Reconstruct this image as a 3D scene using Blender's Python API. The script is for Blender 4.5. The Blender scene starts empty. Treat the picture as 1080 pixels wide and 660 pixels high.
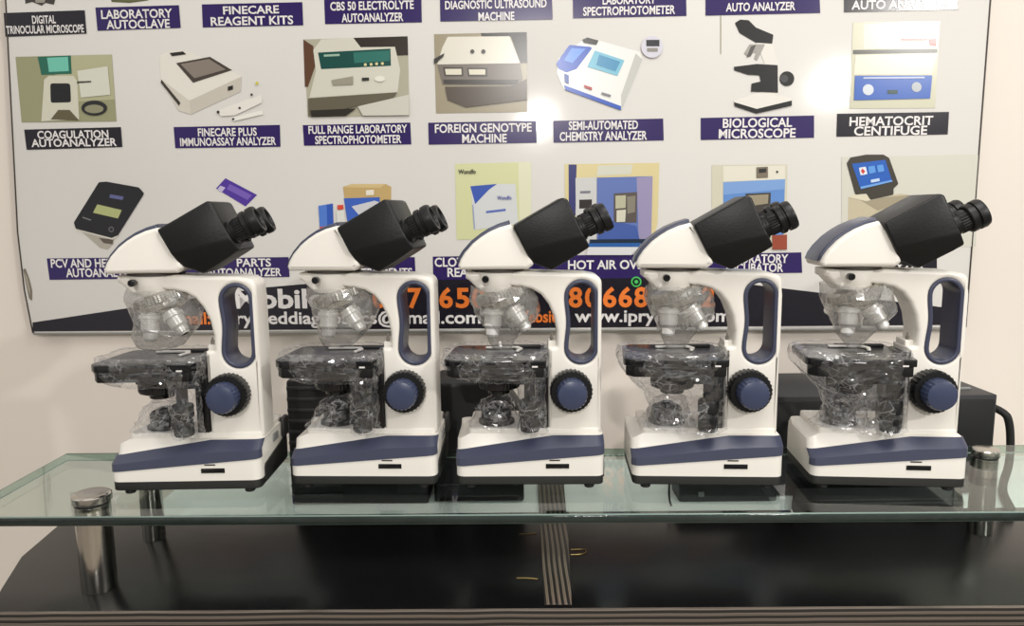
import bpy, bmesh, math, random
from mathutils import Vector, Matrix, noise

C = bpy.context.scene.collection
SC = bpy.context.scene
PI = math.pi

# ------------------------------------------------------------------ camera
Z0 = 0.86                     # top of the glass shelf
CAMZ = Z0 + 0.353
FPX = 780.0
cam_d = bpy.data.cameras.new('camera')
cam = bpy.data.objects.new('camera', cam_d)
C.objects.link(cam)
cam_d.sensor_fit = 'HORIZONTAL'
cam_d.sensor_width = 36.0
cam_d.lens = 36.0 * FPX / 1080.0
cam_d.clip_start = 0.02
CM = Matrix.Rotation(PI / 2 - math.radians(7.9), 3, 'X') @ Matrix.Rotation(-0.0096, 3, 'Z')
cam.matrix_world = Matrix.Translation((0, 0, CAMZ)) @ CM.to_4x4()
SC.camera = cam
CO = Vector((0, 0, CAMZ))

# ------------------------------------------------------------------ light
SC.view_settings.view_transform = 'Standard'
SC.view_settings.look = 'None'
SC.view_settings.exposure = 0.0
SC.view_settings.gamma = 1.0
SC.view_settings.use_curve_mapping = False
SC.cycles.transparent_max_bounces = 40
SC.cycles.max_bounces = 10
SC.cycles.use_denoising = True

world = bpy.data.worlds.new('room_ambience')
SC.world = world
world.use_nodes = True
nt = world.node_tree
bg = nt.nodes['Background']
tc = nt.nodes.new('ShaderNodeTexCoord')
sep = nt.nodes.new('ShaderNodeSeparateXYZ')
rmp = nt.nodes.new('ShaderNodeValToRGB')
mp = nt.nodes.new('ShaderNodeMapRange')
mp.inputs[1].default_value = -1
mp.inputs[2].default_value = 1
nt.links.new(tc.outputs['Generated'], sep.inputs[0])
nt.links.new(sep.outputs['Z'], mp.inputs[0])
nt.links.new(mp.outputs[0], rmp.inputs[0])
wn = nt.nodes.new('ShaderNodeTexNoise')  # invented bright and dark patches, for streaks on steel and glints on film
wn.inputs['Scale'].default_value = 2.4
wn.inputs['Detail'].default_value = 1.5
wm = nt.nodes.new('ShaderNodeMapRange')
wm.inputs[1].default_value = 0.36
wm.inputs[2].default_value = 0.62
wm.inputs[3].default_value = 0.18
wm.inputs[4].default_value = 1.85
wx = nt.nodes.new('ShaderNodeVectorMath')
wx.operation = 'SCALE'
nt.links.new(tc.outputs['Generated'], wn.inputs['Vector'])
nt.links.new(wn.outputs['Fac'], wm.inputs[0])
nt.links.new(rmp.outputs[0], wx.inputs[0])
nt.links.new(wm.outputs[0], wx.inputs['Scale'])
nt.links.new(wx.outputs[0], bg.inputs[0])
cr = rmp.color_ramp
cr.elements[0].position = 0.25
cr.elements[0].color = (0.22, 0.20, 0.18, 1)
cr.elements[1].position = 0.85
cr.elements[1].color = (1.0, 0.97, 0.92, 1)
e = cr.elements.new(0.52)
e.color = (0.50, 0.48, 0.45, 1)
bg.inputs[1].default_value = 0.80


def lamp(name, loc, target, size, power, col):
    d = bpy.data.lights.new(name, 'AREA')
    d.shape = 'DISK'
    d.size = size
    d.energy = power
    d.color = col
    o = bpy.data.objects.new(name, d)
    C.objects.link(o)
    o.location = loc
    o.rotation_euler = (Vector(target) - Vector(loc)).to_track_quat('-Z', 'Y').to_euler()
    return o


lamp('ceiling_lamp', (-0.123, -1.733, 2.06), (0.05, 1.3, 1.0), 0.07, 20, (1.0, 0.97, 0.93))
lamp('ceiling_lamp', (1.684, -0.696, 2.06), (0.5, 1.2, 1.0), 0.07, 20, (1.0, 0.97, 0.92))
lamp('ceiling_lamp', (0.55, 0.25, 2.75), (0.45, 1.0, 0.8), 0.9, 17, (1.0, 0.97, 0.93))


# ------------------------------------------------------------------ pixel helpers
def ray(px, py):
    return CM @ Vector(((px - 540) / FPX, (330 - py) / FPX, -1))


def atz(px, py, z):
    d = ray(px, py)
    return CO + d * ((z - CAMZ) / d.z)


def aty(px, py, y):
    d = ray(px, py)
    return CO + d * (y / d.y)


# the wall runs slightly askew behind the desk
WY, WK = 1.445, -0.045


def bp(px, py):
    """photo point -> (u, v) on the sign's face"""
    d = ray(px, py)
    t = WY / (d.y - WK * d.x)
    p = CO + d * t
    return (p.x * math.sqrt(1 + WK * WK), p.z - Z0)


# ------------------------------------------------------------------ materials
def lin(c):
    c = c / 255.0
    return c / 12.92 if c <= 0.04045 else ((c + 0.055) / 1.055) ** 2.4


def rgb(c):
    return (lin(c[0]), lin(c[1]), lin(c[2]), 1)


def mat(name, col, rough=0.5, metal=0.0, spec=0.5, bump=0.0, bscale=60.0, var=0.0, vscale=8.0, coat=0.0):
    m = bpy.data.materials.new(name)
    m.use_nodes = True
    t = m.node_tree
    b = t.nodes['Principled BSDF']
    b.inputs['Base Color'].default_value = rgb(col)
    b.inputs['Roughness'].default_value = rough
    b.inputs['Metallic'].default_value = metal
    b.inputs['Specular IOR Level'].default_value = spec
    b.inputs['Coat Weight'].default_value = coat
    b.inputs['Coat Roughness'].default_value = 0.06
    if bump > 0 or var > 0:
        co = t.nodes.new('ShaderNodeTexCoord')
    if bump > 0:
        n = t.nodes.new('ShaderNodeTexNoise')
        n.inputs['Scale'].default_value = bscale
        n.inputs['Detail'].default_value = 4
        bu = t.nodes.new('ShaderNodeBump')
        bu.inputs['Strength'].default_value = bump
        bu.inputs['Distance'].default_value = 0.01
        t.links.new(co.outputs['Object'], n.inputs['Vector'])
        t.links.new(n.outputs['Fac'], bu.inputs['Height'])
        t.links.new(bu.outputs['Normal'], b.inputs['Normal'])
    if var > 0:
        n = t.nodes.new('ShaderNodeTexNoise')
        n.inputs['Scale'].default_value = vscale
        n.inputs['Detail'].default_value = 5
        mx = t.nodes.new('ShaderNodeMix')
        mx.data_type = 'RGBA'
        c = rgb(col)
        mx.inputs[6].default_value = tuple(max(0, x * (1 - var)) for x in c[:3]) + (1,)
        mx.inputs[7].default_value = tuple(min(1, x * (1 + var)) for x in c[:3]) + (1,)
        t.links.new(co.outputs['Object'], n.inputs['Vector'])
        t.links.new(n.outputs['Fac'], mx.inputs[0])
        t.links.new(mx.outputs[2], b.inputs['Base Color'])
    return m


def schlick(t, base, power_scale=1.0):
    """reflectance that rises at grazing angles, the same from both sides of a thin sheet"""
    g = t.nodes.new('ShaderNodeNewGeometry')
    dot = t.nodes.new('ShaderNodeVectorMath')
    dot.operation = 'DOT_PRODUCT'
    t.links.new(g.outputs['Normal'], dot.inputs[0])
    t.links.new(g.outputs['Incoming'], dot.inputs[1])

    def mth(op, a, bval=None):
        n = t.nodes.new('ShaderNodeMath')
        n.operation = op
        t.links.new(a, n.inputs[0])
        if bval is not None:
            n.inputs[1].default_value = bval
        n.use_clamp = op in ('ADD', 'SUBTRACT')
        return n.outputs[0]
    a = mth('ABSOLUTE', dot.outputs['Value'])
    n = t.nodes.new('ShaderNodeMath')
    n.operation = 'SUBTRACT'
    n.inputs[0].default_value = 1.0
    n.use_clamp = True
    t.links.new(a, n.inputs[1])
    p = mth('POWER', n.outputs[0], 5.0)
    p = mth('MULTIPLY', p, (1 - base) * power_scale)
    return mth('ADD', p, base)


def sheet_mat(name, tint, base, rough, haze=0.0, haze_col=(225, 225, 225), bump=0.0, bscale=80.0, fold_glint=0.0):
    m = bpy.data.materials.new(name)
    m.use_nodes = True
    t = m.node_tree
    for n in list(t.nodes):
        if n.type == 'BSDF_PRINCIPLED':
            t.nodes.remove(n)
    out = [n for n in t.nodes if n.type == 'OUTPUT_MATERIAL'][0]
    tr = t.nodes.new('ShaderNodeBsdfTransparent')
    tr.inputs[0].default_value = rgb(tint)
    gl = t.nodes.new('ShaderNodeBsdfGlossy')
    gl.inputs['Roughness'].default_value = rough
    last = tr.outputs[0]
    if haze > 0:
        di = t.nodes.new('ShaderNodeBsdfDiffuse')
        di.inputs[0].default_value = rgb(haze_col)
        tl = t.nodes.new('ShaderNodeBsdfTranslucent')
        tl.inputs[0].default_value = rgb(haze_col)
        md = t.nodes.new('ShaderNodeMixShader')
        md.inputs[0].default_value = 0.5
        t.links.new(di.outputs[0], md.inputs[1])
        t.links.new(tl.outputs[0], md.inputs[2])
        mh = t.nodes.new('ShaderNodeMixShader')
        mh.inputs[0].default_value = haze
        if fold_glint > 0:
            # white fold lines painted in to stand for glints on the film
            cco = t.nodes.new('ShaderNodeTexCoord')
            acc = None
            wob = t.nodes.new('ShaderNodeTexNoise')
            wob.inputs['Scale'].default_value = 22
            t.links.new(cco.outputs['Object'], wob.inputs['Vector'])
            wmx = t.nodes.new('ShaderNodeVectorMath')
            wmx.operation = 'MULTIPLY_ADD'
            wmx.inputs[1].default_value = (0.03, 0.03, 0.03)
            t.links.new(wob.outputs['Color'], wmx.inputs[0])
            t.links.new(cco.outputs['Object'], wmx.inputs[2])
            for sc_, wd in ((34.0, 0.03), (90.0, 0.05)):
                c2 = t.nodes.new('ShaderNodeTexVoronoi')
                c2.feature = 'DISTANCE_TO_EDGE'
                c2.inputs['Scale'].default_value = sc_
                t.links.new(wmx.outputs[0], c2.inputs['Vector'])
                c3 = t.nodes.new('ShaderNodeMapRange')
                c3.inputs[1].default_value = wd
                c3.inputs[2].default_value = 0.0
                c3.inputs[3].default_value = 0.0
                c3.inputs[4].default_value = fold_glint
                t.links.new(c2.outputs[0], c3.inputs[0])
                if acc is None:
                    acc = c3.outputs[0]
                else:
                    c4 = t.nodes.new('ShaderNodeMath')
                    c4.operation = 'MAXIMUM'
                    t.links.new(acc, c4.inputs[0])
                    t.links.new(c3.outputs[0], c4.inputs[1])
                    acc = c4.outputs[0]
            msk = t.nodes.new('ShaderNodeTexNoise')
            msk.inputs['Scale'].default_value = 40
            t.links.new(cco.outputs['Object'], msk.inputs['Vector'])
            mk2 = t.nodes.new('ShaderNodeMapRange')
            mk2.inputs[1].default_value = 0.46
            mk2.inputs[2].default_value = 0.62
            t.links.new(msk.outputs['Fac'], mk2.inputs[0])
            c6 = t.nodes.new('ShaderNodeMath')
            c6.operation = 'MULTIPLY'
            t.links.new(acc, c6.inputs[0])
            t.links.new(mk2.outputs[0], c6.inputs[1])
            acc = c6.outputs[0]
            c5 = t.nodes.new('ShaderNodeMath')
            c5.operation = 'ADD'
            c5.use_clamp = True
            c5.inputs[1].default_value = haze
            t.links.new(acc, c5.inputs[0])
            t.links.new(c5.outputs[0], mh.inputs[0])
        t.links.new(last, mh.inputs[1])
        t.links.new(md.outputs[0], mh.inputs[2])
        last = mh.outputs[0]
    mx = t.nodes.new('ShaderNodeMixShader')
    t.links.new(schlick(t, base), mx.inputs[0])
    t.links.new(last, mx.inputs[1])
    t.links.new(gl.outputs[0], mx.inputs[2])
    t.links.new(mx.outputs[0], out.inputs['Surface'])
    if bump > 0:
        co = t.nodes.new('ShaderNodeTexCoord')
        n = t.nodes.new('ShaderNodeTexVoronoi')
        n.inputs['Scale'].default_value = bscale
        bu = t.nodes.new('ShaderNodeBump')
        bu.inputs['Strength'].default_value = bump
        bu.inputs['Distance'].default_value = 0.004
        t.links.new(co.outputs['Object'], n.inputs['Vector'])
        t.links.new(n.outputs['Distance'], bu.inputs['Height'])
        t.links.new(bu.outputs['Normal'], gl.inputs['Normal'])
    return m


def stripe_mat(name, axis, width, cols):
    """straight wood stripes running along the board, keyed to the object's own axis"""
    m = bpy.data.materials.new(name)
    m.use_nodes = True
    t = m.node_tree
    b = t.nodes['Principled BSDF']
    b.inputs['Roughness'].default_value = 0.45
    co = t.nodes.new('ShaderNodeTexCoord')
    sp = t.nodes.new('ShaderNodeSeparateXYZ')
    t.links.new(co.outputs['Object'], sp.inputs[0])
    nz = t.nodes.new('ShaderNodeTexNoise')
    nz.inputs['Scale'].default_value = 9
    t.links.new(co.outputs['Object'], nz.inputs['Vector'])
    ad = t.nodes.new('ShaderNodeMath')
    ad.operation = 'MULTIPLY_ADD'
    ad.inputs[1].default_value = width * 0.5
    t.links.new(nz.outputs['Fac'], ad.inputs[0])
    t.links.new(sp.outputs[axis], ad.inputs[2])
    dv = t.nodes.new('ShaderNodeMath')
    dv.operation = 'DIVIDE'
    dv.inputs[1].default_value = width
    t.links.new(ad.outputs[0], dv.inputs[0])
    fr = t.nodes.new('ShaderNodeMath')
    fr.operation = 'FRACT'
    t.links.new(dv.outputs[0], fr.inputs[0])
    r = t.nodes.new('ShaderNodeValToRGB')
    els = r.color_ramp.elements
    els[0].position, els[0].color = cols[0][0], rgb(cols[0][1])
    els[1].position, els[1].color = cols[-1][0], rgb(cols[-1][1])
    for p_, c_ in cols[1:-1]:
        els.new(p_).color = rgb(c_)
    t.links.new(fr.outputs[0], r.inputs[0])
    t.links.new(r.outputs[0], b.inputs['Base Color'])
    return m


M = {}
M['wall'] = mat('wall_paint', (226, 217, 207), 0.6, spec=0.3, bump=0.03, bscale=25, var=0.03, vscale=3)
M['floor'] = mat('floor_tile', (150, 140, 128), 0.4, var=0.1)
M['board'] = mat('laminated_board', (214, 211, 206), 0.1, bump=0.012, bscale=14, var=0.03, vscale=3)
M['alu'] = mat('aluminium_edge', (176, 176, 172), 0.35, metal=0.8)
M['dark_edge'] = mat('dark_edge', (58, 52, 46), 0.6)
M['purple'] = mat('purple_print', (44, 29, 90), 0.22)
M['black_print'] = mat('black_print', (27, 24, 34), 0.22)
M['white_ink'] = mat('white_ink', (226, 222, 220), 0.3)
M['orange_ink'] = mat('orange_ink', (232, 122, 48), 0.3)
M['green_ink'] = mat('green_ink', (70, 190, 90), 0.3)
M['blue_ink'] = mat('blue_ink', (52, 70, 150), 0.3)
M['white'] = mat('white_enamel', (231, 227, 219), 0.32, spec=0.45, bump=0.01, bscale=300)
M['navy'] = mat('navy_plastic', (62, 66, 86), 0.34, bump=0.02, bscale=250)
M['navy_knob'] = mat('navy_knob_plastic', (56, 64, 90), 0.3)
M['black'] = mat('black_plastic', (14, 15, 16), 0.42, spec=0.35, bump=0.04, bscale=350)
M['black_gloss'] = mat('black_gloss', (16, 16, 18), 0.2)
M['pan'] = mat('dark_base_plastic', (34, 34, 33), 0.5)
M['rubber'] = mat('rubber', (22, 22, 22), 0.7)
M['chrome'] = mat('chromed_steel', (205, 203, 198), 0.2, metal=1.0)
M['steel'] = mat('brushed_steel', (196, 192, 184), 0.2, metal=1.0, bump=0.02, bscale=200)
M['silver'] = mat('satin_silver', (246, 245, 242), 0.32, metal=0.55)
M['lens'] = mat('lens_glass', (14, 16, 24), 0.05, coat=1.0)
M['laminate'] = mat('black_laminate', (15, 15, 16), 0.24, spec=0.35, bump=0.03, bscale=12, var=0.35, vscale=4)
M['cabinet'] = mat('white_cabinet', (232, 236, 233), 0.45)
M['equip'] = mat('black_painted_steel', (46, 46, 48), 0.5, bump=0.02, bscale=300)
M['equip_dark'] = mat('black_equipment_plastic', (15, 16, 17), 0.5)
M['grey_label'] = mat('grey_label', (130, 132, 132), 0.5)
M['brass'] = mat('brass', (170, 140, 90), 0.35, metal=1.0)
M['glass'] = sheet_mat('green_glass', (243, 250, 247), 0.04, 0.03)
M['glass_edge'] = mat('glass_edge', (46, 54, 51), 0.16, spec=0.3, bump=0.15, bscale=60, var=0.35, vscale=30)
M['glass_bevel'] = mat('glass_bevel', (120, 140, 132), 0.15)
M['film'] = sheet_mat('clear_plastic_film', (250, 250, 251), 0.11, 0.05, haze=0.035, haze_col=(246, 246, 246), bump=0.6, bscale=60, fold_glint=0.42)
M['glass_rim'] = sheet_mat('green_glass_rim', (190, 214, 204), 0.05, 0.05)
M['film_milky'] = sheet_mat('milky_plastic_film', (240, 240, 240), 0.08, 0.14, haze=0.27, haze_col=(208, 207, 203), bump=0.4, bscale=40, fold_glint=0.25)
M['strip_x'] = stripe_mat('striped_wood_inlay', 0, 0.0072, [(0.0, (24, 21, 19)), (0.3, (32, 27, 24)), (0.45, (120, 108, 94)), (0.6, (84, 70, 60)), (0.75, (130, 118, 104)), (0.85, (30, 26, 23)), (1.0, (22, 20, 18))])
M['strip_z'] = stripe_mat('striped_wood_edge', 2, 0.0072, [(0.0, (30, 27, 24)), (0.3, (36, 31, 28)), (0.45, (112, 102, 92)), (0.6, (70, 60, 53)), (0.75, (122, 112, 102)), (0.85, (38, 33, 30)), (1.0, (28, 25, 23))])
INK = {}


def ink(c):
    if c not in INK:
        INK[c] = mat('print_%d_%d_%d' % c, c, 0.25)
    return INK[c]


# ------------------------------------------------------------------ mesh helpers
def link(name, me, mats, parent=None, smooth=35):
    if not isinstance(mats, (list, tuple)):
        mats = [mats]
    if not any(p.material_index for p in me.polygons):
        me.materials.clear()
    for m in mats:
        me.materials.append(m)
    if smooth:
        me.shade_smooth()
        me.set_sharp_from_angle(angle=math.radians(smooth))
    o = bpy.data.objects.new(name, me)
    C.objects.link(o)
    if parent is not None:
        o.parent = parent
    return o


def tag(o, label=None, cat=None, group=None, kind=None):
    if label:
        o['label'] = label
    if cat:
        o['category'] = cat
    if group:
        o['group'] = group
    if kind:
        o['kind'] = kind
    return o


def empty(name, loc, rz=0.0):
    o = bpy.data.objects.new(name, None)
    o.empty_display_size = 0.05
    C.objects.link(o)
    o.location = loc
    o.rotation_euler = (0, 0, rz)
    return o


def from_bm(bm, name='m'):
    bmesh.ops.recalc_face_normals(bm, faces=bm.faces)
    me = bpy.data.meshes.new(name)
    bm.to_mesh(me)
    bm.free()
    return me


def rounded(pts, r, n=5):
    """round the corners of a polygon; r a number or one per corner"""
    out = []
    k = len(pts)
    for i, p in enumerate(pts):
        ri = r[i] if isinstance(r, (list, tuple)) else r
        p = Vector(p)
        a = Vector(pts[i - 1]) - p
        b = Vector(pts[(i + 1) % k]) - p
        la, lb = a.length, b.length
        if ri <= 0 or la < 1e-9 or lb < 1e-9:
            out.append(tuple(p))
            continue
        ang = a.angle(b)
        d = min(ri / max(math.tan(ang / 2), 1e-4), la * 0.49, lb * 0.49)
        p0 = p + a / la * d
        p1 = p + b / lb * d
        for j in range(n + 1):
            t = j / n
            out.append(tuple(p0 * (1 - t) ** 2 + p * 2 * t * (1 - t) + p1 * t * t))
    return out


def extrude_mesh(loops, half, bevel, plane, res=2):
    """fill outline loops (first the outside, then holes), thicken by +-half, round edges by bevel"""
    cu = bpy.data.curves.new('c', 'CURVE')
    cu.dimensions = '2D'
    cu.fill_mode = 'BOTH'
    bevel = min(bevel, half * 0.95)
    cu.extrude = half - bevel
    cu.bevel_depth = bevel
    cu.bevel_resolution = res
    cu.offset = -bevel
    for lp in loops:
        s = cu.splines.new('POLY')
        s.points.add(len(lp) - 1)
        for q, p in zip(s.points, lp):
            q.co = (p[0], p[1], 0, 1)
        s.use_cyclic_u = True
    o = bpy.data.objects.new('c', cu)
    C.objects.link(o)
    dg = bpy.context.evaluated_depsgraph_get()
    dg.update()
    me = bpy.data.meshes.new_from_object(o.evaluated_get(dg))
    bpy.data.objects.remove(o)
    bpy.data.curves.remove(cu)
    if plane == 'XZ':
        me.transform(Matrix.Rotation(PI / 2, 4, 'X'))
    elif plane == 'YZ':
        me.transform(Matrix(((0, 0, 1, 0), (1, 0, 0, 0), (0, 1, 0, 0), (0, 0, 0, 1))))
    bm = bmesh.new()
    bm.from_mesh(me)
    bmesh.ops.remove_doubles(bm, verts=bm.verts, dist=1e-6)
    bmesh.ops.recalc_face_normals(bm, faces=bm.faces)
    bm.to_mesh(me)
    bm.free()
    return me


def moved(me, x=0, y=0, z=0):
    me.transform(Matrix.Translation((x, y, z)))
    return me


def box_mesh(x0, x1, y0, y1, z0, z1, bevel=0.0, seg=2):
    bm = bmesh.new()
    bmesh.ops.create_cube(bm, size=1)
    for v in bm.verts:
        v.co = Vector(((x0 + x1) / 2 + v.co.x * (x1 - x0), (y0 + y1) / 2 + v.co.y * (y1 - y0), (z0 + z1) / 2 + v.co.z * (z1 - z0)))
    if bevel > 0:
        bmesh.ops.bevel(bm, geom=list(bm.edges), offset=bevel, segments=seg, affect='EDGES', profile=0.5)
    return from_bm(bm)


def lathe_bm(prof, mat4=None, seg=40, flutes=None):
    """turn profile [(radius, height)] about Z; flutes = (count, depth, h0, h1) cuts grooves"""
    bm = bmesh.new()
    if flutes:
        seg = max(seg, flutes[0] * 4)
    rings = []
    for r, h in prof:
        if r < 1e-6:
            rings.append([bm.verts.new((0, 0, h))])
            continue
        ring = []
        for i in range(seg):
            a = 2 * PI * i / seg
            rr = r
            if flutes and flutes[2] - 1e-6 <= h <= flutes[3] + 1e-6:
                rr = r - flutes[1] * (0.5 + 0.5 * math.cos(a * flutes[0]))
            ring.append(bm.verts.new((rr * math.cos(a), rr * math.sin(a), h)))
        rings.append(ring)
    for A, B in zip(rings, rings[1:]):
        for i in range(seg):
            j = (i + 1) % seg
            if len(A) == 1 and len(B) == 1:
                continue
            if len(A) == 1:
                bm.faces.new((A[0], B[i], B[j]))
            elif len(B) == 1:
                bm.faces.new((A[i], A[j], B[0]))
            else:
                bm.faces.new((A[i], A[j], B[j], B[i]))
    if mat4 is not None:
        bmesh.ops.transform(bm, matrix=mat4, verts=bm.verts)
    return bm


def lathe(prof, mat4=None, seg=40, flutes=None):
    return from_bm(lathe_bm(prof, mat4, seg, flutes))


def along(p, d):
    """matrix taking +Z onto direction d at point p"""
    return Matrix.Translation(p) @ Vector(d).to_track_quat('Z', 'Y').to_matrix().to_4x4()


def tube_mesh(pts, r, seg=10):
    bm = bmesh.new()
    pts = [Vector(p) for p in pts]
    # smooth the path
    for _ in range(2):
        q = [pts[0]]
        for a, b in zip(pts, pts[1:]):
            q += [a * .75 + b * .25, a * .25 + b * .75]
        q.append(pts[-1])
        pts = q
    rings = []
    up = Vector((0.3, 0.9, 0.2)).normalized()
    for i, p in enumerate(pts):
        d = (pts[min(i + 1, len(pts) - 1)] - pts[max(i - 1, 0)]).normalized()
        x = d.cross(up).normalized()
        y = d.cross(x).normalized()
        rings.append([bm.verts.new(p + (x * math.cos(2 * PI * k / seg) + y * math.sin(2 * PI * k / seg)) * r) for k in range(seg)])
    for A, B in zip(rings, rings[1:]):
        for i in range(seg):
            j = (i + 1) % seg
            bm.faces.new((A[i], A[j], B[j], B[i]))
    bm.faces.new(rings[0])
    bm.faces.new(rings[-1])
    return from_bm(bm)


def wrap_mesh(rings, seed, amp, seg=56, sub=5, scale=45.0):
    """a crumpled film sleeve through rings (z, cx, cy, rx, ry, squareness)"""
    bm = bmesh.new()
    R = []
    for a, b in zip(rings, rings[1:]):
        for k in range(sub):
            t = k / sub
            R.append(tuple(a[i] * (1 - t) + b[i] * t for i in range(6)))
    R.append(rings[-1])
    rows = []
    off = Vector((seed * 3.1, seed * 1.7, seed * 0.9))
    for z, cx, cy, rx, ry, sq in R:
        row = []
        for i in range(seg):
            a = 2 * PI * i / seg
            c, s = math.cos(a), math.sin(a)
            ex = 2.0 / sq
            x = cx + rx * math.copysign(abs(c) ** ex, c)
            y = cy + ry * math.copysign(abs(s) ** ex, s)
            p = Vector((x, y, z))
            n1 = noise.noise(p * scale + off)
            n2 = noise.noise(p * scale * 2.6 + off * 2)
            ridge = 1 - abs(noise.noise(p * scale * 1.5 + off * 3)) * 2
            d = amp * (0.9 * n1 + 0.5 * n2 + 0.45 * ridge)
            row.append(bm.verts.new(p + Vector((c * d, s * d, amp * 0.7 * n2))))
        rows.append(row)
    for A, B in zip(rows, rows[1:]):
        for i in range(seg):
            j = (i + 1) % seg
            bm.faces.new((A[i], A[j], B[j], B[i]))
    bmesh.ops.triangulate(bm, faces=bm.faces)
    return from_bm(bm)


# ------------------------------------------------------------------ the room
def skew_box(x0, x1, d0, d1, z0, z1):
    """a slab along the askew wall, d = distance behind the sign's face"""
    return box_mesh(x0, x1, d0, d1, z0, z1)


WROT = math.atan(WK)
wall = link('wall_back', skew_box(-2.6, 2.6, 0.016, 0.13, 0.0, 2.9), M['wall'], None, 0)
wall.location = (0, WY, 0)
wall.rotation_euler = (0, 0, WROT)
tag(wall, 'cream painted back wall behind the sign', kind='structure')
fl = link('floor', box_mesh(-2.6, 2.6, -2.5, 1.75, -0.05, 0.0), M['floor'], None, 0)
tag(fl, 'plain tiled floor below the desk', kind='structure')

# ------------------------------------------------------------------ the sign
board = empty('wall_sign', (0, WY, Z0), WROT)
tag(board, 'large white wall sign with rows of captioned lab equipment pictures and contact details', 'sign')


def flat_mesh(polys, layer0=0.0006, step=0.00025):
    """polys: list of (material index, [(u, v)...]) stacked towards the viewer"""
    bm = bmesh.new()
    for k, (mi, pts) in enumerate(polys):
        y = -(layer0 + step * k)
        vs = [bm.verts.new((u, y, v)) for u, v in pts]
        f = bm.faces.new(vs)
        f.normal_update()
        if f.normal.y > 0:
            f.normal_flip()
        f.material_index = mi
    bmesh.ops.triangulate(bm, faces=bm.faces)
    me = bpy.data.meshes.new('flat')
    bm.to_mesh(me)
    bm.free()
    return me


bl = [bp(35, 351), bp(1018, 345), bp(1041, 40), bp(10, 70)]
left_bow = [bp(19, 245), bp(26, 305)]
top = 0.80


def upto(a, b, v):
    t = (v - a[1]) / (b[1] - a[1])
    return (a[0] + (b[0] - a[0]) * t, v)


outline = [bl[0], bl[1], upto(bl[1], bl[2], top), upto(left_bow[0], bl[3], top)] + left_bow
me = extrude_mesh([rounded(outline, [0.006, 0.006, 0, 0, 0, 0])], 0.007, 0.001, 'XZ')
link('panel', moved(me, y=0.0072), M['board'], board)


def edge_strip(name, a, b, w, m, d=0.0145):
    a, b = Vector(a), Vector(b)
    n = Vector((-(b - a).y, (b - a).x)).normalized() * w
    me = extrude_mesh([[a, b, b + n, a + n]], d / 2, 0.0005, 'XZ')
    link(name, moved(me, y=d / 2 - 0.0012), m, board)


edge_strip('edge_strip', outline[1], outline[0], 0.0042, M['alu'])
edge_strip('edge_strip', outline[2], outline[1], 0.0022, M['dark_edge'])
edge_strip('edge_strip', outline[4], outline[3], 0.0018, M['dark_edge'])
edge_strip('edge_strip', outline[5], outline[4], 0.0018, M['dark_edge'])
edge_strip('edge_strip', outline[0], outline[5], 0.0018, M['dark_edge'])

GLY = {}


def glyphs(text, bold):
    key = (text, bold)
    if key not in GLY:
        cu = bpy.data.curves.new('t', 'FONT')
        cu.body = text
        cu.size = 1.0
        cu.offset = bold
        cu.resolution_u = 3
        o = bpy.data.objects.new('t', cu)
        C.objects.link(o)
        dg = bpy.context.evaluated_depsgraph_get()
        dg.update()
        me = bpy.data.meshes.new_from_object(o.evaluated_get(dg))
        bpy.data.objects.remove(o)
        bpy.data.curves.remove(cu)
        xs = [v.co.x for v in me.vertices]
        GLY[key] = (me, min(xs), max(xs))
    return GLY[key]


_h = glyphs('H', 0.0)[0]
CAPH = max(v.co.y for v in _h.vertices)


def text_part(text, x0, x1, yc, cap, m, parent, bold=0.022, layer=0.0014, name='lettering'):
    """lettering between photo columns x0..x1, its capitals centred on row yc"""
    me, a, b = glyphs(text, bold)
    me = me.copy()
    u0, _ = bp(x0, yc)
    u1, _ = bp(x1, yc)
    xm = (x0 + x1) / 2
    um, vt = bp(xm, yc - cap / 2)
    _, vb = bp(xm, yc + cap / 2)
    sx = (u1 - u0) / (b - a)
    sz = (vt - vb) / CAPH
    for v in me.vertices:
        v.co = Vector((u0 + (v.co.x - a) * sx, -layer, vb + v.co.y * sz))
    if sum(p.normal.y for p in me.polygons) > 0:
        me.flip_normals()
    return link(name, me, m, parent, 0)


def caption(quad, m, lines):
    pts = [bp(*q) for q in quad]
    o = link('caption_plate', flat_mesh([(0, pts)], 0.0007), m, board, 0)
    for txt, xc, yc, w, cap in lines:
        text_part(txt, xc - w / 2, xc + w / 2, yc, cap, M['white_ink'], o)
    return o


PU, BK = M['purple'], M['black_print']
caption([(4, 13.8), (89.5, 10.8), (91.5, 35.5), (6, 39)], BK, [('DIGITAL', 46.8, 20.8, 25, 8), ('TRINOCULAR MICROSCOPE', 48, 31, 82, 8)])
caption([(100.8, 8), (188.8, 5.5), (190.8, 29.5), (103, 32.5)], PU, [('LABORATORY', 144.5, 14.8, 75, 8.8), ('AUTOCLAVE', 146, 25.6, 67, 8.8)])
caption([(213, 4.7), (319, 2.3), (320, 26.7), (214, 29)], PU, [('FINECARE', 265, 10.6, 59, 8), ('REAGENT KITS', 266, 22, 87, 8.6)])
caption([(342, -0.5), (444.5, -3), (445, 23.6), (343, 25.5)], PU, [('CBS 50 ELECTROLYTE', 392.5, 6, 88, 8.6), ('AUTOANALYZER', 393, 18.6, 65, 8.6)])
caption([(464, -4), (582, -6), (583, 20.5), (464.5, 22.8)], PU, [('DIAGNOSTIC ULTRASOUND', 523, 4.6, 107, 8.4), ('MACHINE', 523.6, 17.3, 38, 8.4)])
caption([(604, -8), (723.5, -10), (724, 16.8), (604.5, 19.3)], PU, [('LABORATORY', 663.5, 0, 56, 8.4), ('SPECTROPHOTOMETER', 663.5, 11.3, 97, 8.6)])
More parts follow.
